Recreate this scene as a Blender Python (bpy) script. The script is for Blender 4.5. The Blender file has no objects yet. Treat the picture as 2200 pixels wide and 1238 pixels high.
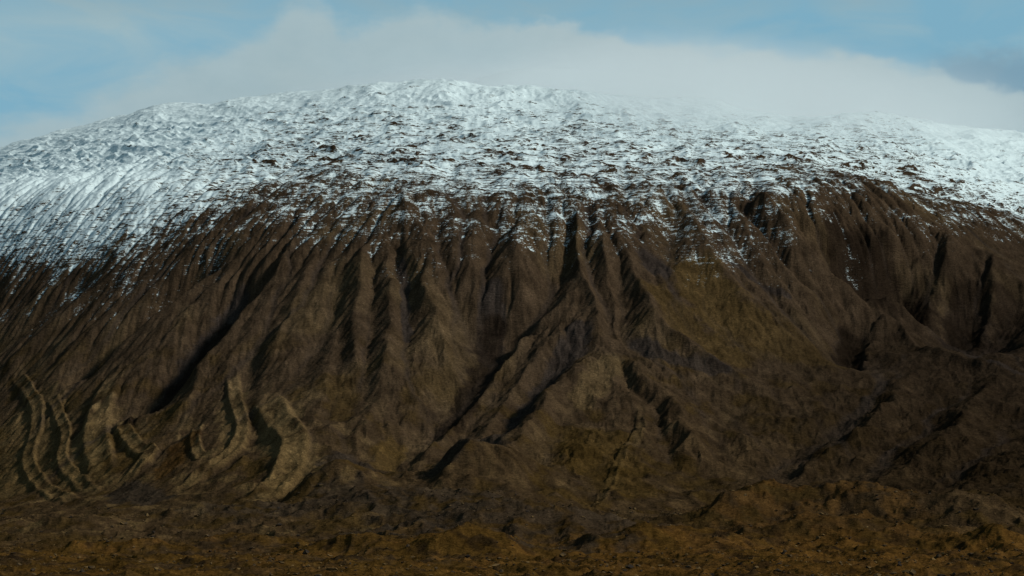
import bpy, math
import numpy as np, time
f32 = np.float32

# ------------------------------------------------------------------ camera, sky, sun, exposure
scene = bpy.context.scene
F = 4105.0          # focal length in pixels of a 2200 px wide frame (about 30 degrees across)
CU, HOR = 1100.0, 1150.0   # optical centre column and the row of the horizon
HC = 30.0           # camera height above the lava plain
cam_d = bpy.data.cameras.new('camera')
cam = bpy.data.objects.new('camera', cam_d)
scene.collection.objects.link(cam)
cam.location = (0, 0, HC)
cam.rotation_euler = (math.radians(90), 0, 0)
cam_d.sensor_width = 36.0
cam_d.lens = 36.0 * F / 2200.0
cam_d.shift_y = (HOR - 619.0) / 2200.0
cam_d.clip_start = 1.0
cam_d.clip_end = 60000.0
scene.camera = cam

SUN_EL = math.radians(34)
SUN_AZ = math.radians(111)      # clockwise from the viewing direction (+y): light comes from the right
SKY_STRENGTH = 0.085
sun_d = bpy.data.lights.new('sun', 'SUN')
sun = bpy.data.objects.new('sun', sun_d)
scene.collection.objects.link(sun)
sun_d.energy = 4.6
sun_d.angle = math.radians(6.0)
sun_d.color = (1.0, 0.95, 0.87)
sun.rotation_euler = (math.radians(90) - SUN_EL, 0, -SUN_AZ + math.pi)
sun.location = (3000, 0, 3000)

scene.view_settings.view_transform = 'Standard'
scene.view_settings.look = 'None'
scene.view_settings.exposure = -0.25
scene.view_settings.gamma = 1.0
scene.render.engine = 'CYCLES'
scene.cycles.volume_bounces = 3
scene.cycles.max_bounces = 4
scene.cycles.diffuse_bounces = 2
scene.cycles.use_denoising = True

def srgb(r, g, b):
    def c(v):
        v /= 255.0
        return v / 12.92 if v <= 0.04045 else ((v + 0.055) / 1.055) ** 2.4
    return (c(r), c(g), c(b), 1.0)

class NT:
    """small helper to write node trees as expressions"""
    def __init__(s, tree):
        s.t = tree; s.n = tree.nodes; s.l = tree.links
    def new(s, typ, **kw):
        n = s.n.new(typ)
        for k, v in kw.items(): setattr(n, k, v)
        return n
    def put(s, sock, v):
        if hasattr(v, 'is_output'): s.l.new(v, sock)
        else: sock.default_value = v
    def m(s, op, a, b=None, c=None, clamp=False):
        n = s.new('ShaderNodeMath', operation=op, use_clamp=clamp)
        s.put(n.inputs[0], a)
        if b is not None: s.put(n.inputs[1], b)
        if c is not None: s.put(n.inputs[2], c)
        return n.outputs[0]
    def vm(s, op, a, b=None):
        n = s.new('ShaderNodeVectorMath', operation=op)
        s.put(n.inputs[0], a)
        if b is not None: s.put(n.inputs[1], b)
        return n.outputs[0]
    def sstep(s, x, a, b, lo=0.0, hi=1.0):
        n = s.new('ShaderNodeMapRange', interpolation_type='SMOOTHSTEP')
        s.put(n.inputs[0], x); s.put(n.inputs[1], a); s.put(n.inputs[2], b)
        s.put(n.inputs[3], lo); s.put(n.inputs[4], hi)
        return n.outputs[0]
    def noise(s, vec, scale, detail=3.0, rough=0.55, dist=0.0, out=0):
        n = s.new('ShaderNodeTexNoise')
        s.put(n.inputs['Vector'], vec)
        n.inputs['Scale'].default_value = scale; n.inputs['Detail'].default_value = detail
        n.inputs['Roughness'].default_value = rough; n.inputs['Distortion'].default_value = dist
        return n.outputs[out]
    def mix(s, fac, a, b, mode='MIX'):
        n = s.new('ShaderNodeMix', data_type='RGBA', blend_type=mode)
        s.put(n.inputs['Factor'], fac)
        s.put(n.inputs[6], a); s.put(n.inputs[7], b)
        return n.outputs[2]
    def comb(s, x, y, z):
        n = s.new('ShaderNodeCombineXYZ')
        s.put(n.inputs[0], x); s.put(n.inputs[1], y); s.put(n.inputs[2], z)
        return n.outputs[0]
    def curve(s, x, pts, x0, x1, y0, y1):
        """piecewise smooth curve through pts, given in real units"""
        n = s.new('ShaderNodeFloatCurve')
        s.put(n.inputs['Value'], s.m('DIVIDE', s.m('SUBTRACT', x, x0), x1 - x0, clamp=True))
        c = n.mapping.curves[0]
        P = [((px - x0) / (x1 - x0), (py - y0) / (y1 - y0)) for px, py in pts]
        c.points[0].location = P[0]; c.points[1].location = P[-1]
        for q in P[1:-1]: c.points.new(*q)
        for q in c.points: q.handle_type = 'AUTO_CLAMPED'
        n.mapping.update()
        return s.m('MULTIPLY_ADD', n.outputs[0], y1 - y0, y0)

# sky: clear air with a cloud bank behind the mountain and thin high streaks, laid out by compass
# direction (az, degrees from +y) and elevation (el, degrees)
world = bpy.data.worlds.new('World')
scene.world = world
world.use_nodes = True
W = NT(world.node_tree)
for n in list(W.n): W.n.remove(n)
sky = W.new('ShaderNodeTexSky', sky_type='NISHITA')
sky.sun_disc = False
sky.sun_elevation = SUN_EL
sky.sun_rotation = SUN_AZ
sky.air_density = 1.0; sky.dust_density = 1.2; sky.ozone_density = 1.5
wc = W.new('ShaderNodeTexCoord').outputs['Generated']
sp = W.new('ShaderNodeSeparateXYZ'); W.l.new(wc, sp.inputs[0])
DEG = 180 / math.pi
az = W.m('MULTIPLY', W.m('ARCTAN2', sp.outputs[0], sp.outputs[1]), DEG)
el = W.m('MULTIPLY', W.m('ARCSINE', sp.outputs[2]), DEG)
def AZ(u): return math.degrees(math.atan((u - CU) / F))
def EL(u, v): return math.degrees(math.atan((HOR - v) / F / math.hypot(1, (u - CU) / F)))
pp = W.comb(az, W.m('MULTIPLY', el, 1.6), 0.0)
n1 = W.m('SUBTRACT', W.noise(pp, 0.55, 4, 0.5), 0.5)
n2 = W.m('SUBTRACT', W.noise(pp, 1.7, 5, 0.55), 0.5)
wob = W.m('ADD', W.m('MULTIPLY', n1, 1.1), W.m('MULTIPLY', n2, 0.55))
top = [(-900, 330), (-300, 300), (0, 268), (130, 236), (230, 200), (300, 150), (430, 110), (560, 70), (620, 22), (660, 5),
       (700, 15), (740, 48), (860, 28), (950, 32), (1010, 52), (1120, 46), (1220, 52), (1350, 82), (1450, 98), (1560, 113), (1640, 108),
       (1720, 122), (1850, 118), (1930, 135), (1965, 155), (2015, 143), (2050, 168), (2110, 178), (2200, 198), (2600, 250), (3200, 300)]
bank_top = W.curve(az, [(AZ(u), EL(u, v)) for u, v in top], -28.0, 28.0, 5.0, 18.0)
over = W.m('ADD', W.m('SUBTRACT', bank_top, el), wob)
soft = W.sstep(az, -12.0, 4.0, 0.75, 0.28)
bank = W.sstep(W.m('DIVIDE', over, soft), -0.55, 0.9)
bank = W.m('MULTIPLY', bank, W.sstep(az, -2.0, 3.0, 0.88, 1.0))
# colour of the bank: grey to the left, brighter towards the right shoulder and the summit
dep = W.sstep(over, 0.0, 3.0)
c_l = W.mix(dep, srgb(158, 180, 186), srgb(154, 174, 178))
c_r = W.mix(dep, srgb(163, 184, 190), srgb(186, 205, 208))
c_bank = W.mix(W.sstep(az, -9.0, 3.0), c_l, c_r)
c_bank = W.mix(W.m('MULTIPLY', W.noise(pp, 0.8, 5, 0.6), 0.35), c_bank, srgb(196, 210, 212))
c_bank = W.mix(W.sstep(az, 9.0, 16.0, 0.0, 0.35), c_bank, srgb(160, 184, 192))
# thin high cloud streaks
ps = W.comb(W.m('MULTIPLY', az, 0.55), W.m('MULTIPLY', el, 1.5), 3.3)
st = W.noise(ps, 0.5, 6, 0.55, 0.6)
high = W.m('ADD', W.sstep(el, 13.9, 15.9, 0.05, 0.55), W.m('MULTIPLY', W.m('SUBTRACT', st, 0.5), 2.2))
lft = W.m('MULTIPLY', W.sstep(az, -6.0, -12.0), W.sstep(el, 12.4, 14.2))
high = W.m('ADD', high, W.m('MULTIPLY', lft, 0.5), clamp=True)
c_high = W.mix(W.sstep(el, 14.2, 16.0), srgb(164, 187, 192), srgb(142, 168, 177))
# dark distant cloud on the right
dk = W.m('MULTIPLY', W.sstep(W.m('ADD', az, n2), 11.6, 13.2), W.sstep(W.m('ADD', el, W.m('MULTIPLY', n2, 0.8)), 14.1, 13.3))
hsv = W.new('ShaderNodeHueSaturation'); hsv.inputs['Saturation'].default_value = 0.80
W.l.new(sky.outputs[0], hsv.inputs['Color'])
base_sky = W.mix(1.0, hsv.outputs[0], (0.80, 1.04, 1.0, 1.0), 'MULTIPLY')
BG = W.new('ShaderNodeBackground'); BG.inputs['Strength'].default_value = SKY_STRENGTH
# cloud colours are given as seen, so bring them to the strength (and exposure) of the background
KB = 1.0 / SKY_STRENGTH * 2 ** 0.25
def up(c): return W.mix(1.0, c, (KB, KB, KB, 1.0), 'MULTIPLY')
clear = W.mix(0.88, base_sky, up(srgb(128, 177, 200)))
c = W.mix(W.m('MULTIPLY', high, 0.8), clear, up(c_high))
c = W.mix(W.m('MULTIPLY', dk, 0.6), c, up(srgb(124, 150, 167)))
c = W.mix(bank, c, up(c_bank))
c = W.mix(W.sstep(el, 18.5, 27.0), c, base_sky)     # overhead the air is clear and deep blue
c = W.mix(W.sstep(el, 0.0, -2.0), c, up(srgb(60, 55, 48)))
W.l.new(c, BG.inputs['Color'])
wo = W.new('ShaderNodeOutputWorld'); W.l.new(BG.outputs[0], wo.inputs['Surface'])

# ------------------------------------------------------------------ numeric noise
def _hash(ix, iy, seed):
    u = np.uint32
    h = ix.view(u) * u(374761393) + iy.view(u) * u(668265263) + u((seed * 69069 + 1013904223) & 0xFFFFFFFF)
    h ^= h >> u(13); h *= u(1274126177)
    h ^= h >> u(16); h *= u(2246822519)
    h ^= h >> u(15)
    return h
_GA = np.arange(256) / 256.0 * 2 * np.pi
_GX, _GY = np.cos(_GA).astype(f32), np.sin(_GA).astype(f32)
def perlin(x, y, seed=0):
    fx = np.floor(x); fy = np.floor(y)
    ix = fx.astype(np.int32); iy = fy.astype(np.int32)
    tx = (x - fx).astype(f32); ty = (y - fy).astype(f32)
    def g(dx, dy):
        h = _hash(ix + dx, iy + dy, seed) & 255
        return _GX[h] * (tx - dx) + _GY[h] * (ty - dy)
    sx = tx * tx * tx * (tx * (tx * 6 - 15) + 10); sy = ty * ty * ty * (ty * (ty * 6 - 15) + 10)
    a = g(0, 0); a += (g(1, 0) - a) * sx
    b = g(0, 1); b += (g(1, 1) - b) * sx
    return (a + (b - a) * sy) * f32(1.5)
def fbm(x, y, wl, octs, seed=0, gain=0.5, lac=2.03):
    s = 0; a = 1.0; k = 1.0 / wl; n = 0
    for o in range(octs):
        s = s + f32(a) * perlin(x * k + 17.3 * o, y * k - 9.1 * o, seed + o); n += a
        a *= gain; k *= lac
    return s / f32(n)
def ridged(x, y, wl, octs, seed=0, gain=0.5, lac=2.07):
    s = 0; a = 1.0; k = 1.0 / wl; w = 1.0; n = 0
    for o in range(octs):
        r = 1 - np.abs(perlin(x * k + 7.7 * o, y * k + 3.1 * o, seed + o)) * 1.6
        r = np.clip(r, 0, 1) ** 2
        s = s + f32(a) * r * w; w = np.clip(r * 1.6, 0, 1); n += a
        a *= gain; k *= lac
    return s / f32(n)
def smooth(x, a, b):
    t = np.clip((x - a) / (b - a), 0, 1)
    return t * t * (3 - 2 * t)

# ------------------------------------------------------------------ the mountain: large form
# control rows: for each bearing (column u) the distance D and image row v of foot, face, brow, shoulder, skyline
def recede(u):
    x = (np.clip(u, -100, 2300) - CU) / F * 3100.0
    return x * x / np.where(x < 0, 900.0, 1180.0)
def prof(u):
    """knots (D, z) of the slope seen at bearing u"""
    u = np.atleast_1d(np.asarray(u, float))
    I = lambda pts: np.interp(u, [p[0] for p in pts], [p[1] for p in pts])
    q = recede(u)
    Ism = lambda pts: sum(np.interp(u + o, [p[0] for p in pts], [p[1] for p in pts]) for o in range(-60, 61, 12)) / 11.0
    sky_v = I([(-900, 480), (-300, 380), (0, 322), (100, 296), (200, 270), (330, 232), (420, 230), (600, 212), (720, 196), (820, 184), (950, 180),
               (1010, 186), (1150, 196), (1300, 208), (1500, 222), (1600, 245), (1700, 262), (1860, 262), (2000, 272), (2200, 292), (2600, 350), (3200, 430)])
    brow = I([(-900, 640), (-300, 470), (0, 410), (150, 396), (300, 390), (500, 402), (700, 415), (870, 420), (1200, 430), (1500, 420), (1650, 395),
              (1750, 385), (1900, 410), (2050, 445), (2200, 478), (2600, 560), (3200, 640)])
    foot = I([(-900, 1100), (0, 1080), (500, 1085), (1000, 1090), (1600, 1075), (2200, 1065), (3200, 1085)])
    lf = I([(-900, 130), (100, 120), (450, 50), (800, 0), (3200, 0)])
    t = lambda a: brow + (sky_v - brow) * a
    # on the right the foot swings forward again round a second spur, leaving a bowl between
    qf = np.where(u > 1500, I([(1500, 76.7), (1600, 112), (1700, 122), (1800, 95), (1900, 50), (2100, -20), (2300, -60), (3200, -60)]), np.where(u < CU, 0.82 * q, q))
    qm = np.where(u > 1500, I([(1500, 76.7), (1600, 120), (1700, 175), (1780, 250), (1850, 325), (1900, 345), (1950, 315), (2020, 260), (2060, 265), (2090, 285), (2140, 250), (2300, 215), (3200, 200)]), np.where(u < CU, 0.93 * q, q))
    rows = [(30 + 0 * q, None), (1250 + 0 * q, 1240 + 0 * q), (1800 + 0.15 * qf, 1192 + 0 * q), (2180 + 0.55 * qf, 1135 + 0 * q),
            (2450 + qf, foot), (2790 + qf, foot + (brow - foot) * 0.22), (3200 + qm, foot + (brow - foot) * 0.60),
            (3620 + q + lf, brow), (4080 + q + lf, t(0.40)), (4650 + q, t(0.73)), (5350 + 0.85 * q, sky_v)]
    D, Z = [], []
    for d, v in rows:
        D.append(d); Z.append(HC + (HOR - v) / F * d if v is not None else -1.0 + 0 * d)
    zs = Z[-1]
    # behind the skyline: a hollow, then the glaciered summit dome, then the far side falling away
    D.append(5950 + 0.85 * q); Z.append(zs + 40)
    sv = Ism([(-900, 700), (600, 300), (700, 330), (860, 275), (950, 222), (1040, 178), (1150, 162), (1300, 168), (1450, 184), (1600, 220), (1800, 280), (2200, 350), (3200, 700)])
    D.append(7600 + 0 * q); Z.append(HC + (HOR - sv) / F * 7600)
    D.append(8600 + 0 * q); Z.append(Z[-1] - 120)
    D.append(12500 + 0 * q); Z.append(0 * q + 150)
    D.append(30000 + 0 * q); Z.append(0 * q - 20)
    return np.array(D), np.array(Z)
def pchip(D, Z, X):
    """D,Z: (K,n) knots per column; X: (m,n) positions"""
    h = np.diff(D, axis=0); dl = np.diff(Z, axis=0) / h
    K = D.shape[0]; m = np.zeros_like(Z)
    w1 = 2 * h[1:] + h[:-1]; w2 = h[1:] + 2 * h[:-1]
    same = dl[:-1] * dl[1:] > 0
    with np.errstate(divide='ignore', invalid='ignore'):
        m[1:-1] = np.where(same, (w1 + w2) / (w1 / dl[:-1] + w2 / dl[1:]), 0)
    m[0] = dl[0]; m[-1] = dl[-1]
    out = np.zeros_like(X)
    for k in range(K - 1):
        t = (X - D[k]) / h[k]
        sel = (t >= 0) & (t <= 1) if k < K - 2 else (t >= 0)
        if k == 0: sel = t <= 1
        tt = np.clip(t, 0, 1)
        val = ((2 * tt**3 - 3 * tt**2 + 1) * Z[k] + (tt**3 - 2 * tt**2 + tt) * h[k] * m[k]
               + (-2 * tt**3 + 3 * tt**2) * Z[k + 1] + (tt**3 - tt**2) * h[k] * m[k + 1])
        out = np.where(sel, val, out)
    return out

# grid: bearings x distances
QUAL = 1.0
cols = np.concatenate([np.linspace(-2600, -300, 70, endpoint=False), np.arange(-300, 2500, 2.0 / QUAL), np.linspace(2500, 4800, 70)])
def seg(a, b, n): return np.linspace(a, b, int(n * QUAL), endpoint=False)
rows_ = np.concatenate([seg(30, 900, 60), seg(900, 1500, 110), seg(1500, 2400, 260), seg(2400, 3420, 520), seg(3420, 5450, 450), seg(5450, 8400, 130), np.linspace(8400, 30000, 50)])
UU = np.broadcast_to(cols[None, :], (len(rows_), len(cols)))
kD, kZ = prof(cols)
R_ = rows_[:, None]
RK = np.array([30, 1250, 1800, 2180, 2450, 2690, 2970, 3250, 3750, 4400, 5200, 5800, 7600, 8600, 12500, 30000], float)
DD = pchip(np.repeat(RK[:, None], len(cols), 1), kD, np.repeat(R_, len(cols), 1))
Z0 = pchip(kD, kZ, DD)
X = ((UU - CU) / F * DD); Y = DD.copy()
NR, NC = X.shape

def unproject(pts):
    """image points (u, v) on the large form -> plan positions (x, y)"""
    pts = np.asarray(pts, float)
    out = []
    for u, v in pts:
        d = np.linspace(1200, 5400, 2400)[:, None]
        kd, kz = prof(u)
        z = pchip(kd, kz, d)
        vv = (HOR - (z - HC) / d * F)[:, 0]
        vm = np.minimum.accumulate(vv)
        i = int(np.argmax(vm <= v)) if (vm <= v).any() else len(d) - 1
        out.append(((u - CU) / F * d[i, 0], d[i, 0]))
    return np.array(out)

def densify(P, step=25.0):
    """Catmull-Rom resampling"""
    P = np.asarray(P, float)
    if len(P) < 3: return P
    Q = np.vstack([2 * P[0] - P[1], P, 2 * P[-1] - P[-2]])
    out = []
    for i in range(1, len(Q) - 2):
        n = max(2, int(np.hypot(*(Q[i + 1] - Q[i])) / step))
        for t in np.arange(n) / n:
            out.append(0.5 * ((2 * Q[i]) + (Q[i + 1] - Q[i - 1]) * t + (2 * Q[i - 1] - 5 * Q[i] + 4 * Q[i + 1] - Q[i + 2]) * t * t
                              + (3 * Q[i] - Q[i - 1] - 3 * Q[i + 1] + Q[i + 2]) * t**3))
    out.append(P[-1])
    return np.array(out)

def line_dist(P, reach, PX, PY):
    """distance and arc fraction to a polyline, only inside its reach; returns index mask slices"""
    x0, x1 = P[:, 0].min() - reach, P[:, 0].max() + reach
    y0, y1 = P[:, 1].min() - reach, P[:, 1].max() + reach
    idx = np.nonzero((PX > x0) & (PX < x1) & (PY > y0) & (PY < y1))
    px, py = PX[idx].astype(f32), PY[idx].astype(f32)
    best = np.full(px.shape, 1e12, f32); frac = np.zeros(px.shape, f32); side = np.zeros(px.shape, f32)
    L = np.concatenate([[0], np.cumsum(np.hypot(*np.diff(P, axis=0).T))]); tot = L[-1]
    for k in range(len(P) - 1):
        a, b = P[k], P[k + 1]; ab = b - a; l2 = float(ab @ ab) + 1e-9
        t = np.clip(((px - a[0]) * ab[0] + (py - a[1]) * ab[1]) / l2, 0, 1)
        dx, dy = px - a[0] - t * ab[0], py - a[1] - t * ab[1]
        d2 = dx * dx + dy * dy
        m = d2 < best
        best[m] = d2[m]; frac[m] = ((L[k] + t * (L[k + 1] - L[k])) / tot)[m]
        side[m] = (ab[0] * dy - ab[1] * dx)[m]
    return idx, np.sqrt(best), frac, np.sign(side)

# warped plan coordinates make every traced line wander a little
WX = (X + 19 * fbm(X, Y, 150, 3, 11) + 5 * fbm(X, Y, 38, 2, 12)).astype(f32)
WY = (Y + 19 * fbm(X, Y, 150, 3, 21) + 5 * fbm(X, Y, 38, 2, 22)).astype(f32)
H = np.zeros_like(X, dtype=f32)

# spurs and gullies of the face: (kind, height m, half width m, [(u, v) from the top down])
LINES = [
 # far left flank
 ('V', 22, 20, [(215, 560), (150, 620), (60, 690), (-60, 780)]),
 ('R', 12, 14, [(250, 590), (160, 660), (80, 730), (-20, 820)]),
 ('V', 9, 10, [(330, 560), (250, 640), (150, 740), (60, 830)]),
 ('V', 56, 26, [(500, 520), (440, 570), (372, 617), (305, 671), (204, 765), (120, 850)]),
 ('R', 22, 15, [(520, 545), (458, 578), (390, 637), (305, 700), (237, 751), (163, 814), (90, 860)]),
 ('V', 58, 32, [(585, 560), (500, 640), (430, 720), (350, 815), (285, 905)]),
 ('R', 20, 16, [(640, 500), (590, 590), (520, 690), (440, 790), (395, 870), (340, 930)]),
 ('V', 14, 12, [(600, 660), (560, 740), (530, 820), (520, 850)]),
 ('R', 12, 12, [(690, 520), (640, 620), (600, 720), (575, 800)]),
 ('V', 18, 14, [(740, 560), (700, 680), (650, 780), (620, 840)]),
 ('V', 14, 12, [(760, 640), (740, 740), (735, 850), (720, 930)]),
 ('R', 13, 13, [(790, 500), (775, 620), (765, 740), (770, 800)]),
 ('V', 16, 12, [(815, 500), (805, 600), (795, 700), (780, 820), (745, 900)]),
 # centre left
 ('R', 16, 13, [(865, 400), (868, 470), (890, 540), (925, 640), (975, 740), (1010, 800)]),
 ('V', 22, 13, [(850, 440), (872, 540), (878, 620), (868, 700), (860, 760)]),
 ('R', 12, 12, [(840, 560), (835, 680), (825, 780), (850, 800)]),
 ('V', 9, 9, [(930, 430), (950, 520), (985, 620), (1020, 700)]),
 ('V', 20, 14, [(1075, 450), (1065, 500), (1050, 540), (1048, 590)]),
 ('V', 86, 48, [(1050, 560), (1058, 640), (1052, 720), (1020, 780), (960, 850), (900, 920), (840, 985), (805, 1020)]),
 ('R', 20, 22, [(1105, 470), (1108, 540), (1120, 600), (1130, 650)]),
 ('V', 36, 20, [(1205, 520), (1185, 580), (1160, 640), (1110, 700)]),
 ('R', 34, 17, [(1255, 600), (1200, 640), (1130, 690), (1080, 745), (1020, 805), (950, 880), (905, 935), (860, 990)]),
 # the twin spine in the centre
 ('V', 14, 9, [(1215, 440), (1215, 520), (1225, 600)]),
 ('R', 16, 9, [(1235, 430), (1232, 500), (1250, 570), (1272, 640), (1285, 700), (1290, 745)]),
 ('V', 12, 7, [(1262, 420), (1255, 500), (1275, 570), (1295, 640), (1305, 715)]),
 ('R', 14, 8, [(1290, 480), (1300, 560), (1318, 620), (1318, 680), (1340, 740), (1390, 800)]),
 ('V', 26, 14, [(1345, 560), (1330, 620), (1328, 680), (1345, 735), (1400, 775)]),
 ('R', 20, 14, [(1350, 520), (1365, 600), (1400, 680), (1460, 735), (1540, 790), (1620, 835), (1680, 855)]),
 ('R', 22, 26, [(1292, 740), (1250, 770), (1200, 830), (1165, 900), (1110, 970), (1050, 1010)]),
 ('V', 34, 20, [(1245, 700), (1200, 760), (1140, 820), (1085, 885), (1060, 940)]),
 ('R', 12, 12, [(1200, 690), (1150, 740), (1090, 810), (1050, 860), (1000, 920)]),
 ('V', 11, 6, [(1300, 740), (1330, 790), (1365, 845), (1412, 885), (1405, 915), (1424, 960), (1445, 1010)]),
 ('R', 20, 26, [(1295, 745), (1345, 790), (1410, 845), (1450, 900), (1480, 960), (1560, 1020)]),
 ('V', 14, 14, [(1250, 830), (1230, 900), (1190, 960), (1120, 1020)]),
 ('V', 9, 12, [(1330, 920), (1300, 990), (1260, 1060), (1240, 1110)]),
 # right of centre: the mossy slope and its ribs
 ('V', 24, 17, [(1425, 420), (1440, 480), (1420, 540), (1385, 580)]),
 ('R', 14, 16, [(1480, 440), (1500, 500), (1530, 560), (1600, 640), (1690, 720)]),
 ('V', 13, 10, [(1545, 440), (1590, 530), (1632, 590), (1672, 645), (1740, 720)]),
 ('R', 11, 12, [(1600, 440), (1650, 520), (1700, 590), (1750, 650), (1800, 700)]),
 ('V', 18, 10, [(1600, 430), (1660, 510), (1715, 575), (1765, 622)]),
 ('R', 28, 13, [(1620, 410), (1700, 500), (1780, 595), (1830, 645), (1872, 668)]),
 ('V', 22, 18, [(1710, 480), (1765, 545), (1810, 600), (1860, 640)]),
 ('R', 9, 9, [(1730, 480), (1780, 560), (1815, 610)]),
 ('V', 120, 66, [(1860, 500), (1895, 560), (1905, 610), (1898, 668)]),
 ('R', 26, 16, [(1800, 640), (1850, 668), (1900, 672), (1950, 655)]),
 ('R', 5, 12, [(1900, 470), (1905, 530), (1912, 590)]),
 ('V', 14, 14, [(1940, 480), (1945, 550), (1930, 620)]),
 ('V', 10, 14, [(1995, 470), (2005, 540), (1985, 590)]),
 ('R', 26, 24, [(2060, 500), (2010, 590), (1965, 630), (1915, 668), (1900, 690)]),
 ('R', 24, 18, [(1865, 660), (1890, 690), (1870, 740), (1840, 800)]),
 ('V', 58, 26, [(1845, 685), (1832, 730), (1818, 790)]),
 ('V', 85, 42, [(2100, 590), (2062, 650), (2058, 710), (2090, 765)]),
 ('R', 24, 18, [(2090, 520), (2138, 570), (2128, 630), (2088, 690), (2075, 720)]),
 ('V', 40, 26, [(2190, 600), (2160, 670), (2130, 730)]),
 ('R', 15, 12, [(1915, 670), (1960, 730), (2030, 770), (2100, 790), (2200, 790)]),
 # low right: gullies swinging down to the left
 ('V', 16, 20, [(1860, 850), (1800, 910), (1720, 960), (1640, 1020), (1590, 1050)]),
 ('R', 16, 20, [(1985, 790), (1900, 880), (1820, 950), (1740, 1010), (1650, 1050)]),
 ('V', 11, 16, [(2060, 820), (1990, 900), (1900, 980), (1800, 1050)]),
 ('R', 14, 16, [(2150, 800), (2080, 880), (2010, 960), (1900, 1040)]),
 ('V', 15, 22, [(2230, 860), (2140, 950), (2060, 1010), (1960, 1070)]),
 ('V', 10, 12, [(1620, 850), (1560, 900), (1540, 980), (1500, 1040)]),
 ('R', 9, 10, [(1500, 790), (1590, 835), (1660, 850), (1730, 830), (1790, 790)]),
 # low left: sinuous levee ridges of old flows
 ('V', 8, 12, [(540, 900), (560, 960), (545, 1010), (480, 1050)]),
 ('V', 10, 8, [(520, 970), (470, 1010), (400, 1040), (360, 1070)]),
 ('V', 10, 10, [(330, 980), (380, 930), (440, 890)]),
 ('R', 12, 10, [(880, 800), (888, 840), (840, 880), (780, 900), (760, 950)]),
 ('V', 12, 9, [(770, 880), (750, 930), (738, 955)]),
 ('R', 10, 10, [(830, 890), (800, 950), (770, 990)]),
]
for kind, amp, w, pts in LINES:
    amp, w = amp * 0.84, w * (1.65 if kind == 'V' else 1.4)
    P = densify(unproject(pts))
    reach = 3.6 * w
    idx, d, fr, sd = line_dist(P, reach, WX, WY)
    taper = smooth(fr, -0.02, 0.22) * (1 - smooth(fr, 0.80, 1.02))
    if kind == 'R':
        s = np.exp(-(np.sqrt(d * d + (0.18 * w) ** 2) - 0.18 * w) / (0.85 * w)) * (1 - smooth(d, 2.2 * w, 3.6 * w))
        H[idx] += amp * taper * s
    else:
        s = np.exp(-(d / (1.05 * w)) ** 2) 
        H[idx] -= amp * taper * s

# old lava tongues: raised flat-topped flows with levees along both edges (height, half width, centre line)
FLOWS = [
 (13, 24, [(572, 845), (596, 900), (634, 955), (622, 1010), (585, 1055), (520, 1085)]),
 (12, 22, [(255, 790), (222, 860), (205, 925), (210, 985), (222, 1045)]),
 (9, 13, [(300, 850), (262, 910), (285, 960), (315, 985), (285, 1020), (250, 1050)]),
 (9, 13, [(500, 790), (505, 850), (522, 910), (498, 965), (440, 1010), (370, 1055)]),
 (8, 12, [(30, 790), (72, 870), (74, 940), (60, 1000), (105, 1050), (170, 1085)]),
 (7, 10, [(100, 850), (140, 920), (135, 985), (165, 1030), (200, 1065)]),
 (6, 10, [(425, 905), (408, 945), (428, 985), (470, 965)]),
 (7, 12, [(660, 1065), (570, 1092), (470, 1100), (380, 1118), (300, 1125)]),
 (3, 8, [(1385, 870), (1372, 930), (1325, 990), (1312, 1050), (1272, 1110)]),
]
flow_mask = np.zeros_like(H)
SX = (X + 12 * fbm(X, Y, 220, 2, 15)).astype(f32); SY = (Y + 12 * fbm(X, Y, 220, 2, 16)).astype(f32)
for a, w, pts in FLOWS:
    P = densify(unproject(pts))
    idx, d, fr, sd = line_dist(P, 2.2 * w, SX, SY)
    tp = smooth(fr, -0.02, 0.15) * (1 - 0.75 * smooth(fr, 0.8, 1.02))
    top = 1 - smooth(d, 0.72 * w, 1.25 * w)
    H[idx] += 0.8 * a * tp * (0.68 * top + 0.28 * np.exp(-((d - 0.70 * w) / (0.34 * w)) ** 2))
    flow_mask[idx] = np.maximum(flow_mask[idx], top * tp)

# rounded hills of gravel at the foot: (height, radius across, radius in depth, u, v of the top, distance)
HILLS = [
 (52, 62, 75, 735, 1020, 2520), (54, 66, 90, 1035, 985, 2560), (30, 190, 150, 880, 1110, 2330), (26, 120, 100, 1130, 1150, 2100),
 (40, 60, 70, 1655, 1100, 2330), (30, 42, 70, 1560, 1110, 2250), (42, 64, 70, 1860, 1120, 2290), (28, 100, 80, 1780, 1165, 2060),
 (24, 60, 45, 1010, 1200, 1800), (15, 70, 50, 1480, 1175, 1930), (28, 70, 80, 2080, 1130, 2240), (20, 90, 90, 150, 1130, 2250),
 (18, 60, 50, 420, 1110, 2340), (14, 50, 50, 520, 1165, 1960), (18, 60, 50, 780, 1190, 1840), (16, 50, 40, 2150, 1180, 1950),
 (14, 60, 40, 1330, 1180, 1900), (12, 80, 30, 250, 1180, 1900),
]
for a, rx, ry, u, v, d in HILLS:
    cx = (u - CU) / F * d
    e = ((WX - cx) / rx) ** 2 + ((WY - d) / ry) ** 2
    e = e * (1 + 0.5 * fbm(X, Y, 60, 3, int(u)))
    H += (1.15 * a * np.exp(-e * 1.1) ** 0.9).astype(f32)

def grad(Zc):
    """plan gradient of the height on the curvilinear grid"""
    xi, xj = np.gradient(X); yi, yj = np.gradient(Y); zi, zj = np.gradient(Zc)
    det = xi * yj - xj * yi
    gx = (zi * yj - zj * yi) / det
    gy = (xi * zj - xj * zi) / det
    return gx.astype(f32), gy.astype(f32)

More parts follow.
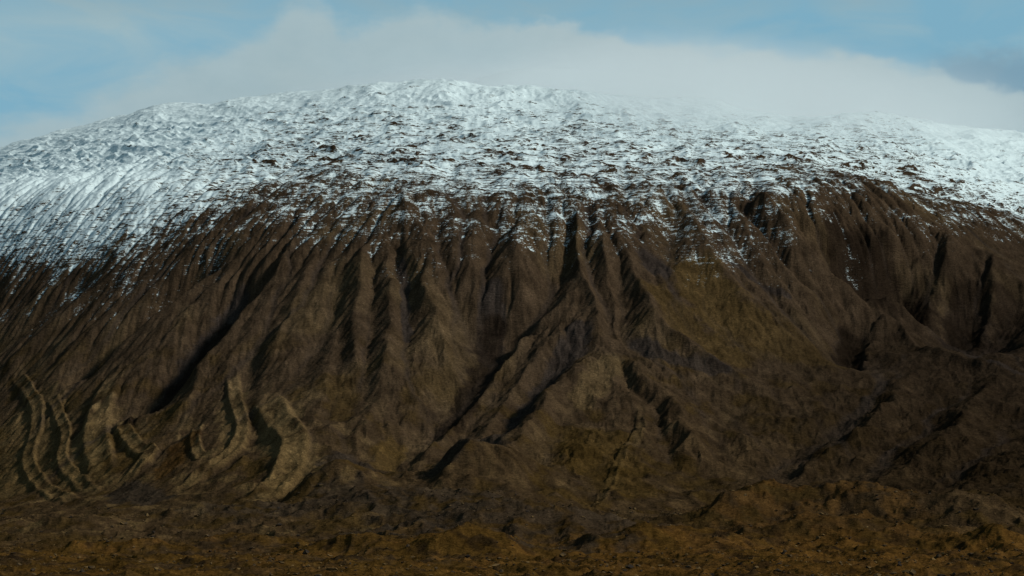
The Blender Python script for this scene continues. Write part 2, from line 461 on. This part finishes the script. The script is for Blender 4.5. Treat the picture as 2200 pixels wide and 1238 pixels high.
face = (smooth(R_, 2380, 2600) * (1 - smooth(R_, 3260, 3700)) * np.ones_like(X)).astype(f32)
upper = (smooth(R_, 3180, 3650) * (1 - smooth(R_, 5600, 6300)) * np.ones_like(X)).astype(f32)
plain = (1 - smooth(R_, 2250, 2600)) * np.ones_like(X)

# slope-following gullies: stripes that run down the fall line, each finer set steered by the coarser
def gullies(px, py, gx, gy, cell, seed):
    n = np.sqrt(gx * gx + gy * gy) + 1e-4
    dx, dy = -gy / n, gx / n
    x = px / cell; y = py / cell
    ix = np.floor(x); iy = np.floor(y); tx = (x - ix).astype(f32); ty = (y - iy).astype(f32)
    ix = ix.astype(np.int32); iy = iy.astype(np.int32)
    hs = np.zeros_like(tx); cs = np.zeros_like(tx); wt = np.zeros_like(tx)
    for i in range(-1, 3):
        for j in range(-1, 3):
            h = _hash(ix + i, iy + j, seed)
            ox = (h & 1023).astype(f32) / 1023.0 - 0.5; oy = ((h >> 10) & 1023).astype(f32) / 1023.0 - 0.5
            ax = tx - i - 0.5 * ox; ay = ty - j - 0.5 * oy
            w = np.exp(-2.0 * (ax * ax + ay * ay))
            ph = (ax * dx + ay * dy) * f32(2 * np.pi)
            cs += np.cos(ph) * w; hs -= np.sin(ph) * w; wt += w
    return cs / wt, (hs / wt) * dx, (hs / wt) * dy
# humps of old flows on the upper slopes and broad swells on the face, before water works on them
RW = (R_ + 26 * fbm(X, Y, 150, 3, 41) + 9 * fbm(X, Y, 45, 3, 42) + 0.12 * (X - 200)).astype(f32)
hump = fbm(X, Y, 260, 4, 99)
hump2 = fbm(WX, WY, 100, 3, 98)
far_calm = 1 - 0.68 * smooth(R_, 4200, 5300)
lava = ridged(WX * 0.8, RW, 150, 5, 91, 0.55)
Zb = Z0 + H + upper * far_calm * (18 * (lava - 0.3) + 20 * hump + 10 * hump2) + upper * 16 * hump * smooth(R_, 4000, 5400)
Zb = Zb + face * (14.0 * fbm(WX, WY * 0.5, 190, 3, 60) + 9.0 * fbm(X, Y, 90, 4, 61) + 2.5 * fbm(X, Y, 26, 3, 62))
Zb = Zb + (1 - 0.5 * (1 - smooth(UU, 650, 900))) * smooth(R_, 2150, 2400) * (1 - smooth(R_, 2700, 2950)) * (9.0 * (ridged(WX, WY, 95, 4, 47) - 0.4) + 6 * fbm(X, Y, 50, 3, 48))
T0 = time.time()
# rain: thousands of drops run down the slope at once, cutting gullies and dropping fans at their mouths
GX0, GX1, GY0, GY1 = -1350.0, 1350.0, 2050.0, 5350.0
def to_plan(Zc, cell):
    """resample fan grid heights to a square plan grid"""
    ys = np.arange(GY0, GY1, cell); xs = np.arange(GX0, GX1, cell)
    c0, c1 = 0, NC
    A = np.empty((len(ys), NC))
    for c in range(NC): A[:, c] = np.interp(ys, DD[:, c], Zc[:, c])
    G = np.empty((len(ys), len(xs)))
    for r in range(len(ys)): G[r] = np.interp(xs, (cols - CU) / F * ys[r], A[r])
    return G
def bil(G, x, y):
    ix = x.astype(np.int32); iy = y.astype(np.int32)
    fx = x - ix; fy = y - iy
    W = G.shape[1]; k = iy * W + ix; g = G.ravel()
    a, b, c, d = g[k], g[k + 1], g[k + W], g[k + W + 1]
    return a, b, c, d, fx, fy, k
def blur(A, w):
    B = A.copy()
    B[1:-1] = A[1:-1] * (1 - 2 * w) + w * (A[:-2] + A[2:])
    C = B.copy()
    C[:, 1:-1] = B[:, 1:-1] * (1 - 2 * w) + w * (B[:, :-2] + B[:, 2:])
    return C
def rain(G, cell, rounds, drops, steps, rate, cap_k, seed, inertia=0.25, maxd=0.35):
    rng = np.random.default_rng(seed)
    G = (G / cell).astype(f32); Hh, Ww = G.shape
    flow = np.zeros(Hh * Ww, f32)
    for rd in range(rounds):
        x = rng.uniform(2, Ww - 3, drops).astype(f32); y = rng.uniform(2, Hh - 3, drops).astype(f32)
        vx = np.zeros(drops, f32); vy = np.zeros(drops, f32)
        sed = np.zeros(drops, f32); wat = np.ones(drops, f32); spd = np.ones(drops, f32)
        for st in range(steps):
            a, b, c, d, fx, fy, k = bil(G, x, y)
            h = a * (1 - fx) * (1 - fy) + b * fx * (1 - fy) + c * (1 - fx) * fy + d * fx * fy
            gx_ = (b - a) * (1 - fy) + (d - c) * fy; gy_ = (c - a) * (1 - fx) + (d - b) * fx
            vx = vx * inertia - gx_ * (1 - inertia); vy = vy * inertia - gy_ * (1 - inertia)
            n = np.sqrt(vx * vx + vy * vy) + 1e-6
            vx /= n; vy /= n
            nx = x + vx; ny = y + vy
            ok = (nx > 1) & (nx < Ww - 3) & (ny > 1) & (ny < Hh - 3)
            nx = np.where(ok, nx, x); ny = np.where(ok, ny, y)
            a2, b2, c2, d2, fx2, fy2, _ = bil(G, nx, ny)
            h2 = a2 * (1 - fx2) * (1 - fy2) + b2 * fx2 * (1 - fy2) + c2 * (1 - fx2) * fy2 + d2 * fx2 * fy2
            dh = h2 - h
            cap = np.maximum(-dh, 0.01) * spd * wat * cap_k
            dep = np.where(dh > 0, np.minimum(dh, sed), np.where(sed > cap, (sed - cap) * 0.25, -np.minimum((cap - sed) * rate, -dh * 0.6)))
            dep = np.where(ok, dep, 0).astype(f32)
            sed = np.maximum(sed - dep, 0)
            spd = np.sqrt(np.maximum(spd * spd * 0.9 - dh * 1.5, 0.05)); wat *= 0.992
            D1 = np.bincount(k, dep * (1 - fx) * (1 - fy), Hh * Ww); D1 += np.bincount(k + 1, dep * fx * (1 - fy), Hh * Ww)
            D1 += np.bincount(k + Ww, dep * (1 - fx) * fy, Hh * Ww); D1 += np.bincount(k + Ww + 1, dep * fx * fy, Hh * Ww)
            flow += np.bincount(k, wat, Hh * Ww).astype(f32)
            D1 = np.clip(D1, -maxd, maxd).astype(f32).reshape(Hh, Ww)
            G += blur(D1, 0.2)
            x, y = nx, ny
    return G * cell, flow.reshape(Hh, Ww)
def from_plan(A, cell):
    gx_ = np.clip((X - GX0) / cell, 0, A.shape[1] - 1.001).astype(f32); gy_ = np.clip((Y - GY0) / cell, 0, A.shape[0] - 1.001).astype(f32)
    a, b, c, d, fx, fy, _ = bil(A.astype(f32), gx_, gy_)
    return a * (1 - fx) * (1 - fy) + b * fx * (1 - fy) + c * (1 - fx) * fy + d * fx * fy
edge = smooth(X, GX0, GX0 + 150) * (1 - smooth(X, GX1 - 150, GX1)) * smooth(Y, GY0 + 20, GY0 + 250) * (1 - smooth(Y, GY1 - 400, GY1 - 50))
C1, C2 = 5.2, 2.6
G0 = to_plan(Zb, C1)
G1, flow1 = rain(G0, C1, 7, 26000, 150, 0.30, 5.0, 1)
d1 = from_plan(blur(G1 - G0, 0.15), C1) * edge
d1 = d1 * (0.5 + 0.9 * smooth(fbm(X, Y, 330, 2, 75), -0.35, 0.35)) * (0.085 + 0.055 * smooth(R_, 2800, 3250) - 0.05 * smooth(R_, 3500, 4000))
d1 = d1 * (1 - 0.35 * (1 - smooth(UU, 100, 600)))
d1 = d1 * (1 - 0.6 * np.exp(-((UU - 1600) / 170.0) ** 2 - ((R_ - 2880) / 190.0) ** 2))   # old, softened gullies
G0 = to_plan(Zb + d1, C2)
G1, flow2 = rain(G0, C2, 5, 70000, 55, 0.30, 4.0, 2)
d2 = from_plan(G1 - G0, C2) * edge * (0.24 - 0.08 * smooth(R_, 3400, 4000))
lf1 = np.log1p(blur(flow1, 0.2)); lf2 = np.log1p(flow2)
wet = (from_plan(lf1 - lf1.mean(), C1) / (lf1.std() + 1e-6) * edge).astype(f32)
import sys; print('rain', round(time.time() - T0, 1), 's; cut', float(d1.min()), float(d1.max()), float(d2.min()), float(d2.max()), file=sys.stderr)
calm = 1 - 0.75 * flow_mask
Z = (Zb + d1 * calm + d2 * calm).astype(np.float64)
gx, gy = grad(Z)
sl = np.sqrt(gx * gx + gy * gy)
amp_map = (0.15 + 0.85 * face + 0.35 * upper * smooth(DD, 3000, 4200)) * smooth(sl, 0.1, 0.45)
vary = 0.55 + 0.9 * smooth(fbm(X, Y, 230, 2, 71), -0.35, 0.4)
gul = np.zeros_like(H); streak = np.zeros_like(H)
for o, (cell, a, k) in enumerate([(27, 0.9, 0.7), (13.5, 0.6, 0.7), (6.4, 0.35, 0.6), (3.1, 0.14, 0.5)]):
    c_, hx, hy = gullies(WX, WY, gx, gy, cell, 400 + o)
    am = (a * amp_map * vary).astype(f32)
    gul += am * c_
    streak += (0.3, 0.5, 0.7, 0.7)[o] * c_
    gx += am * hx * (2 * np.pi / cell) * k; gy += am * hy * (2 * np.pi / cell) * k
H2 = gul

lava2 = ridged(WX * 0.7, RW, 34, 4, 95, 0.6)
H3 = upper * far_calm * (4.5 * (lava2 - 0.3)) + face * 0.8 * (ridged(X, Y, 16, 3, 63) - 0.4)
# lava plain in front: low swells, hummocks and broken crust
pl = 1.5 * plain * (3.5 * fbm(X, Y * 0.7, 120, 3, 31) + 5.5 * (ridged(WX, WY * 0.8, 62, 4, 33) - 0.4) + 1.7 * (ridged(X, Y * 0.7, 19, 5, 35) - 0.4)) * smooth(R_, 200, 1400)
foothill = smooth(R_, 1700, 2000) * (1 - smooth(R_, 2500, 2750))
pl += foothill * (5.0 * (ridged(WX, WY, 70, 4, 37) - 0.4) + 1.3 * fbm(X, Y, 16, 3, 38))
# a dip behind the brow on the right, so the snowfield there lies beyond a dark edge
dip = smooth(UU, 1600, 2000) * np.exp(-((R_ - 3560) / 190.0) ** 2) * 42
far_hump = 22 * np.exp(-((UU - 1860) / 110.0) ** 2) * np.exp(-((R_ - 4900) / 220.0) ** 2)
fine = 0.35 * fbm(X, Y, 5.0, 3, 77) * (0.4 + 0.6 * face + 0.8 * plain + upper)
Z = Z + H2 + H3 + pl - dip + far_hump + fine

# ------------------------------------------------------------------ surface cover, decided by place, height and relief, with shade painted into the hollows
def patch(pts, rad, soft=1.0):
    """cover patch round plan positions given as (u, v) on the slope"""
    P = unproject(pts) if len(pts) > 1 else np.vstack([unproject(pts), unproject(pts) + 0.1])
    idx, d, fr, sd = line_dist(P, rad * 1.9, WX, WY)
    m = np.zeros_like(H)
    dn = d / rad + 0.75 * fbm(X[idx], Y[idx], 34, 5, 201, 0.6)
    m[idx] = 1 - smooth(dn, 0.65, 0.65 + 0.5 * soft)
    return m
def col(r, g, b): return np.array(srgb(r, g, b)[:3])
# albedos
BROWN = np.array([0.040, 0.0268, 0.0160]); TAN = np.array([0.090, 0.062, 0.031]); OLIVE = np.array([0.052, 0.033, 0.011])
GRAVEL = np.array([0.026, 0.0205, 0.0175]); RUST = np.array([0.066, 0.034, 0.010]); DARK = np.array([0.0125, 0.0085, 0.0055])
tint = np.ones(X.shape + (3,)) * BROWN
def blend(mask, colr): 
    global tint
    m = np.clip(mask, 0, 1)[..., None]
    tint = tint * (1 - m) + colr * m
n_a = fbm(X, Y, 190, 4, 301); n_b = fbm(X, Y, 60, 4, 305); n_c = fbm(WX, WY, 24, 3, 309)
blend(0.55 * smooth(n_a, 0.0, 0.4) * face, TAN * 0.75)
low = 1 - smooth(R_, 2650, 2900)
blend(0.7 * smooth(n_b + 0.5 * n_c, 0.05, 0.45) * low * (1 - 0.75 * smooth(UU, 600, 1200)), TAN * 0.8)
blend(0.6 * low * smooth(UU, 800, 1400) * smooth(n_a - n_b, -0.4, 0.2), DARK * 1.6)
blend(0.65 * smooth(n_a * 0.6 - n_b, 0.0, 0.4) * (1 - smooth(R_, 2750, 3050)), OLIVE * 0.9)
blend(0.75 * flow_mask * smooth(n_b + 0.8 * n_c, -0.45, 0.15) * (1 - 0.5 * smooth(UU, 900, 1300)), TAN * 1.15)
for m, c in [(patch([(1500, 600), (1600, 700), (1750, 760)], 60), OLIVE), (patch([(1420, 640), (1560, 760)], 40), OLIVE * 0.9),
             (patch([(220, 900), (170, 1020)], 40), TAN), (patch([(600, 900), (650, 1000), (600, 1060)], 34), TAN),
             (patch([(60, 900), (60, 1040)], 60), TAN * 0.8), (patch([(500, 850), (500, 960)], 26), TAN * 0.9),
             (patch([(400, 950), (350, 1020)], 24), RUST * 0.55), (patch([(850, 900), (800, 990)], 26), OLIVE * 1.1),
             (patch([(1300, 780), (1260, 860)], 26), TAN * 0.8), (patch([(1270, 940), (1350, 1050)], 50), OLIVE * 0.8)]:
    blend(0.7 * m, c)
for pts, r in [([(1245, 700), (1190, 780), (1120, 860), (1090, 930)], 28), ([(1380, 730), (1450, 775), (1540, 800)], 24), ([(1400, 545), (1420, 580)], 26),
               ([(510, 610), (420, 720), (330, 850)], 26), ([(740, 980), (720, 1060)], 52), ([(1030, 930), (1020, 1020), (960, 1060)], 44),
               ([(260, 1060), (320, 1080)], 34), ([(1700, 640), (1560, 560)], 10),
               ([(870, 540), (870, 700)], 9), ([(1060, 600), (1050, 700)], 22), ([(1870, 560), (1895, 640)], 55), ([(1830, 700), (1820, 780)], 22), ([(2080, 620), (2080, 740)], 45)]:
    blend(0.85 * patch(pts, r), GRAVEL)
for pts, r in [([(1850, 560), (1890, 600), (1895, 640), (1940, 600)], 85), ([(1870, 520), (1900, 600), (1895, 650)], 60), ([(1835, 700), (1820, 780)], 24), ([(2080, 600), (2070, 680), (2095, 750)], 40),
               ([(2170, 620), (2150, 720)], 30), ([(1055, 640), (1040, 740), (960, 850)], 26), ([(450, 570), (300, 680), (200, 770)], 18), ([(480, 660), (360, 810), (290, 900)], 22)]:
    blend(0.88 * patch(pts, r), DARK)  # dark scree of the bowl and gullies, with their shade painted in
blend(0.85 * smooth(UU + 300 * n_a, 1380, 2050) * smooth(R_, 2300, 2480) * (1 - smooth(R_ + 0.35 * (2200 - UU), 2950, 3350)), DARK * 1.25)  # lower right darkened in the albedo, partly standing in for dimmer light
# the plain: rust and ochre moss with dark lava between
pm = 1 - smooth(DD, 1900, 2150)
blend(0.9 * pm, BROWN * 0.85)
blend(0.8 * pm * smooth(n_a - 0.6 * n_c + 0.2, -0.2, 0.3), np.array([0.064, 0.036, 0.009]))
blend(0.7 * pm * smooth(n_b + 0.4 * n_c + 0.3 * smooth(UU, 700, 1600), 0.05, 0.4), RUST)
blend(0.7 * pm * smooth(n_c - 0.5 * n_b, 0.1, 0.4), DARK)
blend(0.75 * patch([(640, 1120), (800, 1115), (1000, 1125), (1180, 1150)], 135) * smooth(n_b + n_c, -0.5, 0.1), GRAVEL * 0.9)
blend(0.75 * patch([(820, 1160), (1000, 1180), (1200, 1185)], 70) * smooth(n_c - n_b, -0.4, 0.1), GRAVEL)
rh = smooth(UU, 1400, 1560) * (1 - smooth(UU, 1930, 2060)) * smooth(DD, 1950, 2050) * (1 - smooth(DD, 2420, 2560))
blend(0.6 * rh * smooth(n_b + n_c, -0.3, 0.3), RUST * 0.7)

blend(0.85 * patch([(1838, 600), (1880, 640), (1925, 640), (1965, 595)], 44), DARK * 0.6)  # right-hand bowl and hollows: more shade put into the colour
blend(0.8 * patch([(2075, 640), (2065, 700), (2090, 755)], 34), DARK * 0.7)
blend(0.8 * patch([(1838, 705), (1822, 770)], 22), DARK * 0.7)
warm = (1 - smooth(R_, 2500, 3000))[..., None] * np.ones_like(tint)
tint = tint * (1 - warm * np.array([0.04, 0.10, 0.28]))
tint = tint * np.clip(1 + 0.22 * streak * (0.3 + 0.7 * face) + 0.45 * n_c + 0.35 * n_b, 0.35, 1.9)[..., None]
blend(0.6 * smooth(wet, 0.6, 2.2) * (1 - plain), GRAVEL)
# snow: above a ragged line that sits lower on the left flank; crests and steep breaks stay bare
snow_v = np.interp(cols, [-900, 0, 150, 300, 450, 600, 760, 900, 1050, 1200, 1400, 1560, 1700, 1800, 1900, 2050, 2200, 2500],
                   [640, 600, 590, 560, 500, 470, 470, 480, 490, 480, 470, 500, 480, 470, 450, 445, 470, 520])
zs = []
for u, v in zip(cols, snow_v):
    zs.append(0)
# height of the snow line for each bearing, read off the large form
dgrid = np.linspace(2400, 5350, 900)[:, None] + np.zeros((1, len(cols)))
zg = pchip(kD, kZ, dgrid); vg = HOR - (zg - HC) / dgrid * F
ii = np.argmax(np.minimum.accumulate(vg, axis=0) <= snow_v[None, :], axis=0)
zline = zg[ii, np.arange(len(cols))]
zline = np.convolve(np.pad(zline, 20, mode='edge'), np.ones(41) / 41, mode='valid')
alt = (Z0 - zline[None, :])
alt = np.where(alt > 0, alt * (2.2 - 1.2 * smooth(UU, 150, 650)), alt) + 35 * (1 - smooth(UU, 150, 650))
alt = np.where(alt > 0, alt * (1 + 1.6 * smooth(UU, 1900, 2150)), alt)
gx2, gy2 = grad(Z)
sl2 = np.sqrt(gx2 * gx2 + gy2 * gy2)
zc = Z.copy()
for _ in range(6):
    zc[1:-1] = 0.5 * zc[1:-1] + 0.25 * (zc[:-2] + zc[2:]); zc[:, 1:-1] = 0.5 * zc[:, 1:-1] + 0.25 * (zc[:, :-2] + zc[:, 2:])
conv = (Z - zc); conv = np.clip(conv / (np.abs(conv[(R_[:, 0] > 3300) & (R_[:, 0] < 5000)]).mean() * 1.3), -1.5, 2.0)
crest = smooth(lava, 0.45, 0.8) * 0.6 + smooth(lava2, 0.5, 0.85) * 0.5
amount = np.interp(alt, [-220, -130, -60, 0, 60, 140, 260, 420, 700], [-1.0, -0.14, 0.29, 0.40, 0.52, 0.86, 1.25, 1.45, 1.9])
snow = amount - crest * (0.30 + 0.30 * upper) * (1 - 0.45 * smooth(alt, 350, 650)) - 0.02 * H2 - 0.06 * streak - 0.06 * np.clip(wet, -1.5, 2.5) - (0.26 - 0.12 * smooth(alt, 150, 350)) * (1 - 0.45 * face) * conv - 0.5 * upper * (1 - 0.5 * smooth(R_, 3600, 4200)) * smooth(gy2, 0.5, 1.25) * (1 - 0.35 * smooth(alt, 300, 500)) - 0.18 * (1 - upper) * smooth(sl2, 0.8, 1.4) + 0.55 * n_b + 0.30 * n_c + 0.22 * n_a
snow = snow - 0.30 * smooth(UU, 1450, 1750) * (1 - smooth(UU, 1900, 2100)) * np.exp(-((R_ - 3420) / 150.0) ** 2)
snow = snow - 0.9 * patch([(1800, 560), (1860, 630), (1900, 640), (1950, 590)], 85)
snow = snow.astype(f32)
del gx, gy, gx2, gy2

# ------------------------------------------------------------------ material
def terrain_material(name):
    mat = bpy.data.materials.new(name); mat.use_nodes = True
    N = NT(mat.node_tree)
    for n in list(N.n): N.n.remove(n)
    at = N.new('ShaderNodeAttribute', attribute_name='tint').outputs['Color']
    sn = N.new('ShaderNodeAttribute', attribute_name='snow').outputs['Fac']
    geo = N.new('ShaderNodeNewGeometry')
    P = geo.outputs['Position']
    st = N.vm('MULTIPLY', P, (1.0, 1.0, 3.2))
    band = N.noise(N.vm('MULTIPLY', P, (0.03, 0.04, 0.19)), 1.0, 5, 0.6, 0.6)   # ledges that follow the height lines
    nf = N.noise(st, 0.16, 5, 0.62, 0.4)      # terracettes and clumps, 6 m
    ng = N.noise(P, 0.5, 3, 0.6)              # tufts and stones, 2 m
    nl = N.noise(P, 0.03, 3, 0.55)            # 30 m mottling
    fac = N.m('MULTIPLY', N.sstep(nf, 0.28, 0.72, 0.72, 1.30), N.sstep(ng, 0.28, 0.75, 0.72, 1.30))
    fac = N.m('MULTIPLY', fac, N.sstep(nl, 0.3, 0.7, 0.85, 1.15))
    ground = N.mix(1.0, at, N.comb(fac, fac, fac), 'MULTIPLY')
    d = N.m('ADD', N.m('MULTIPLY', N.m('SUBTRACT', nf, 0.5), 1.9), N.m('MULTIPLY', N.m('SUBTRACT', ng, 0.5), 1.9))
    d = N.m('ADD', d, N.m('MULTIPLY', N.m('SUBTRACT', band, 0.5), 1.7))
    b2 = N.noise(N.vm('MULTIPLY', P, (0.010, 0.018, 0.10)), 1.0, 4, 0.62, 0.8)
    d = N.m('MULTIPLY', d, N.sstep(N.noise(P, 0.0065, 3, 0.5), 0.38, 0.62, 0.45, 1.1))   # some fields lie smooth, others scoured
    line = N.m('MULTIPLY', N.sstep(N.m('ABSOLUTE', N.m('SUBTRACT', b2, 0.5)), 0.0, 0.045, 1.0, 0.0), N.sstep(sn, 1.9, 0.9, 0.25, 1.0))
    d = N.m('SUBTRACT', d, N.m('MULTIPLY', line, 1.3))
    sm = N.sstep(N.m('ADD', sn, d), 0.46, 0.80)
    # wind-scoured snow is a little cooler in colour and thinner where it fades out
    scol = N.mix(N.sstep(nf, 0.35, 0.7), (0.49, 0.595, 0.62, 1), (0.57, 0.68, 0.695, 1))
    thin = N.sstep(N.m('ADD', sn, N.m('MULTIPLY', N.m('SUBTRACT', nl, 0.5), 0.8)), 0.15, 0.85, 0.42, 0.97)   # a dusting lets the ground show through
    colr = N.mix(N.m('MULTIPLY', sm, thin), ground, scol)
    b = N.new('ShaderNodeBsdfPrincipled')
    N.l.new(colr, b.inputs['Base Color'])
    N.put(b.inputs['Roughness'], 0.95)
    b.inputs['Specular IOR Level'].default_value = 0.0
    hgt = N.m('ADD', N.m('MULTIPLY', nf, 2.6), N.m('MULTIPLY', ng, 0.8))
    hgt = N.m('ADD', hgt, N.m('MULTIPLY', band, 3.0))
    bump = N.new('ShaderNodeBump'); bump.inputs['Distance'].default_value = 1.0; 
    N.put(bump.inputs['Strength'], N.m('MULTIPLY_ADD', sm, -0.45, 0.85))
    N.l.new(hgt, bump.inputs['Height']); N.l.new(bump.outputs[0], b.inputs['Normal'])
    o = N.new('ShaderNodeOutputMaterial'); N.l.new(b.outputs[0], o.inputs['Surface'])
    return mat
terrain_mat = terrain_material('moss_gravel_and_snow')

def grid_mesh(name, r0, r1):
    """rows r0..r1 of the grid as one mesh"""
    nr = r1 - r0 + 1
    co = np.stack([X[r0:r1 + 1], Y[r0:r1 + 1], Z[r0:r1 + 1]], axis=-1).reshape(-1, 3).astype(f32)
    me = bpy.data.meshes.new(name)
    nv = len(co); me.vertices.add(nv); me.vertices.foreach_set('co', co.ravel())
    a = (np.arange(nr - 1)[:, None] * NC + np.arange(NC - 1)[None, :]).ravel().astype(np.int32)
    quads = np.stack([a, a + 1, a + NC + 1, a + NC], axis=1)
    nf = len(quads)
    me.loops.add(nf * 4); me.loops.foreach_set('vertex_index', quads.ravel())
    me.polygons.add(nf); me.polygons.foreach_set('loop_start', (np.arange(nf) * 4).astype(np.int32))
    me.polygons.foreach_set('use_smooth', np.ones(nf, bool))
    me.update(calc_edges=True)
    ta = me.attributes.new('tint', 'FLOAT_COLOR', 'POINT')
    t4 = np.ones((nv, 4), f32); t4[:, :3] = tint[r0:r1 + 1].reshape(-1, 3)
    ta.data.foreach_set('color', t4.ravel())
    sa = me.attributes.new('snow', 'FLOAT', 'POINT')
    sa.data.foreach_set('value', snow[r0:r1 + 1].ravel())
    me.materials.append(terrain_mat)
    ob = bpy.data.objects.new(name, me)
    scene.collection.objects.link(ob)
    return ob
r_foot = int(np.searchsorted(rows_, 2130)); r_back = int(np.searchsorted(rows_, 6300))
for nm, a, b in (('lava_plain', 0, r_foot), ('mountain', r_foot, r_back), ('glacier_summit', r_back, NR - 1)):
    ob = grid_mesh(nm, a, b); ob['kind'] = 'structure'

# ------------------------------------------------------------------ broken lava blocks strewn over the plain and the hummocks
def lava_blocks(n=4500, seed=5):
    rng = np.random.default_rng(seed)
    r_a, r_b = np.searchsorted(rows_, 1150), np.searchsorted(rows_, 2420)
    c_a, c_b = np.searchsorted(cols, -200), np.searchsorted(cols, 2400)
    ri = rng.integers(r_a, r_b, n * 3); ci = rng.integers(c_a, c_b, n * 3)
    keep = (n_b[ri, ci] + 0.4 * rng.normal(size=n * 3) * 0.5 + 0.5 * conv[ri, ci]) > 0.25
    ri, ci = ri[keep][:n], ci[keep][:n]
    base = np.array([(1, 0, 0), (-1, 0, 0), (0, 1, 0), (0, -1, 0), (0, 0, 1), (0, 0, -1), (.6, .6, .6), (-.6, .6, .5), (.6, -.6, .6), (-.6, -.6, .6)], float)
    tri = np.array([(0, 6, 8), (6, 4, 8), (0, 2, 6), (2, 7, 6), (6, 7, 4), (2, 1, 7), (7, 1, 9), (7, 9, 4), (1, 3, 9), (3, 8, 9), (9, 8, 4), (3, 0, 8),
                    (2, 0, 5), (1, 2, 5), (3, 1, 5), (0, 3, 5)])
    k = len(ri)
    size = 0.5 + rng.exponential(0.55, k); size = np.minimum(size, 3.2)
    th = rng.uniform(0, 2 * np.pi, k); c_, s_ = np.cos(th), np.sin(th)
    V = base[None] * (1 + 0.35 * rng.normal(size=(k, len(base), 1))) * (size[:, None, None] * np.stack([rng.uniform(.8, 1.5, k), rng.uniform(.7, 1.2, k), rng.uniform(.45, .9, k)], 1)[:, None, :])
    vx = V[..., 0] * c_[:, None] - V[..., 1] * s_[:, None]; vy = V[..., 0] * s_[:, None] + V[..., 1] * c_[:, None]
    P = np.stack([vx + X[ri, ci][:, None], vy + Y[ri, ci][:, None], V[..., 2] + Z[ri, ci][:, None] + 0.15 * size[:, None]], -1).reshape(-1, 3)
    Tr = (tri[None] + (np.arange(k) * len(base))[:, None, None]).reshape(-1, 3)
    me = bpy.data.meshes.new('lava_blocks')
    me.from_pydata(P.tolist(), [], Tr.tolist()); me.update()
    mat = bpy.data.materials.new('mossy_lava'); mat.use_nodes = True
    N = NT(mat.node_tree); b = N.n['Principled BSDF']
    pos = N.new('ShaderNodeNewGeometry').outputs['Position']
    N.l.new(N.mix(N.sstep(N.noise(pos, 0.09, 4, 0.6), 0.40, 0.62), (0.022, 0.018, 0.015, 1), (0.105, 0.068, 0.028, 1)), b.inputs['Base Color'])
    b.inputs['Roughness'].default_value = 0.95; b.inputs['Specular IOR Level'].default_value = 0.0
    me.materials.append(mat)
    ob = bpy.data.objects.new('lava_blocks', me); scene.collection.objects.link(ob)
    ob['kind'] = 'stuff'; ob['label'] = 'small dark and mossy lava blocks strewn over the plain'; ob['category'] = 'rocks'
lava_blocks()

# ------------------------------------------------------------------ mist on the summit
def mist():
    me = bpy.data.meshes.new('summit_cloud')
    x0, x1, y0, y1, z0, z1 = -1200, 2300, 3900, 9000, 900, 2400
    v = [(x, y, z) for z in (z0, z1) for y in (y0, y1) for x in (x0, x1)]
    fc = [(0, 2, 3, 1), (4, 5, 7, 6), (0, 1, 5, 4), (2, 6, 7, 3), (0, 4, 6, 2), (1, 3, 7, 5)]
    me.from_pydata(v, [], fc); me.update()
    mat = bpy.data.materials.new('cloud_vapour'); mat.use_nodes = True
    N = NT(mat.node_tree)
    for n in list(N.n): N.n.remove(n)
    P = N.new('ShaderNodeNewGeometry').outputs['Position']
    s = N.new('ShaderNodeSeparateXYZ'); N.l.new(P, s.inputs[0])
    x, y, z = s.outputs
    # an ellipsoidal cap of cloud lying over the back of the mountain
    ex = N.m('DIVIDE', N.m('SUBTRACT', x, 300.0), 1350.0)
    ey = N.m('DIVIDE', N.m('SUBTRACT', N.m('ADD', y, N.sstep(x, -60.0, 300.0, 0.0, 1100.0)), 6900.0), 1700.0)
    ez = N.m('DIVIDE', N.m('SUBTRACT', z, N.m('MULTIPLY_ADD', N.m('SUBTRACT', y, 5800.0), 0.20, 1290.0)), 270.0)
    r = N.m('SQRT', N.m('ADD', N.m('ADD', N.m('POWER', ex, 2.0), N.m('POWER', ey, 2.0)), N.m('POWER', ez, 2.0)))
    nz = N.noise(P, 0.0016, 4, 0.55)
    e = N.m('ADD', r, N.m('MULTIPLY', N.m('SUBTRACT', nz, 0.5), 0.5))
    dens = N.m('MULTIPLY', N.sstep(e, 1.02, 0.35), 0.0021)
    pv = N.new('ShaderNodeVolumePrincipled')
    N.put(pv.inputs['Color'], (0.93, 0.97, 0.98, 1)); N.put(pv.inputs['Density'], dens); pv.inputs['Anisotropy'].default_value = 0.35
    o = N.new('ShaderNodeOutputMaterial'); N.l.new(pv.outputs[0], o.inputs['Volume'])
    me.materials.append(mat)
    ob = bpy.data.objects.new('summit_cloud', me); scene.collection.objects.link(ob)
    ob['kind'] = 'stuff'; ob['label'] = 'pale soft cloud wrapped round the snowy summit'; ob['category'] = 'cloud'
mist()
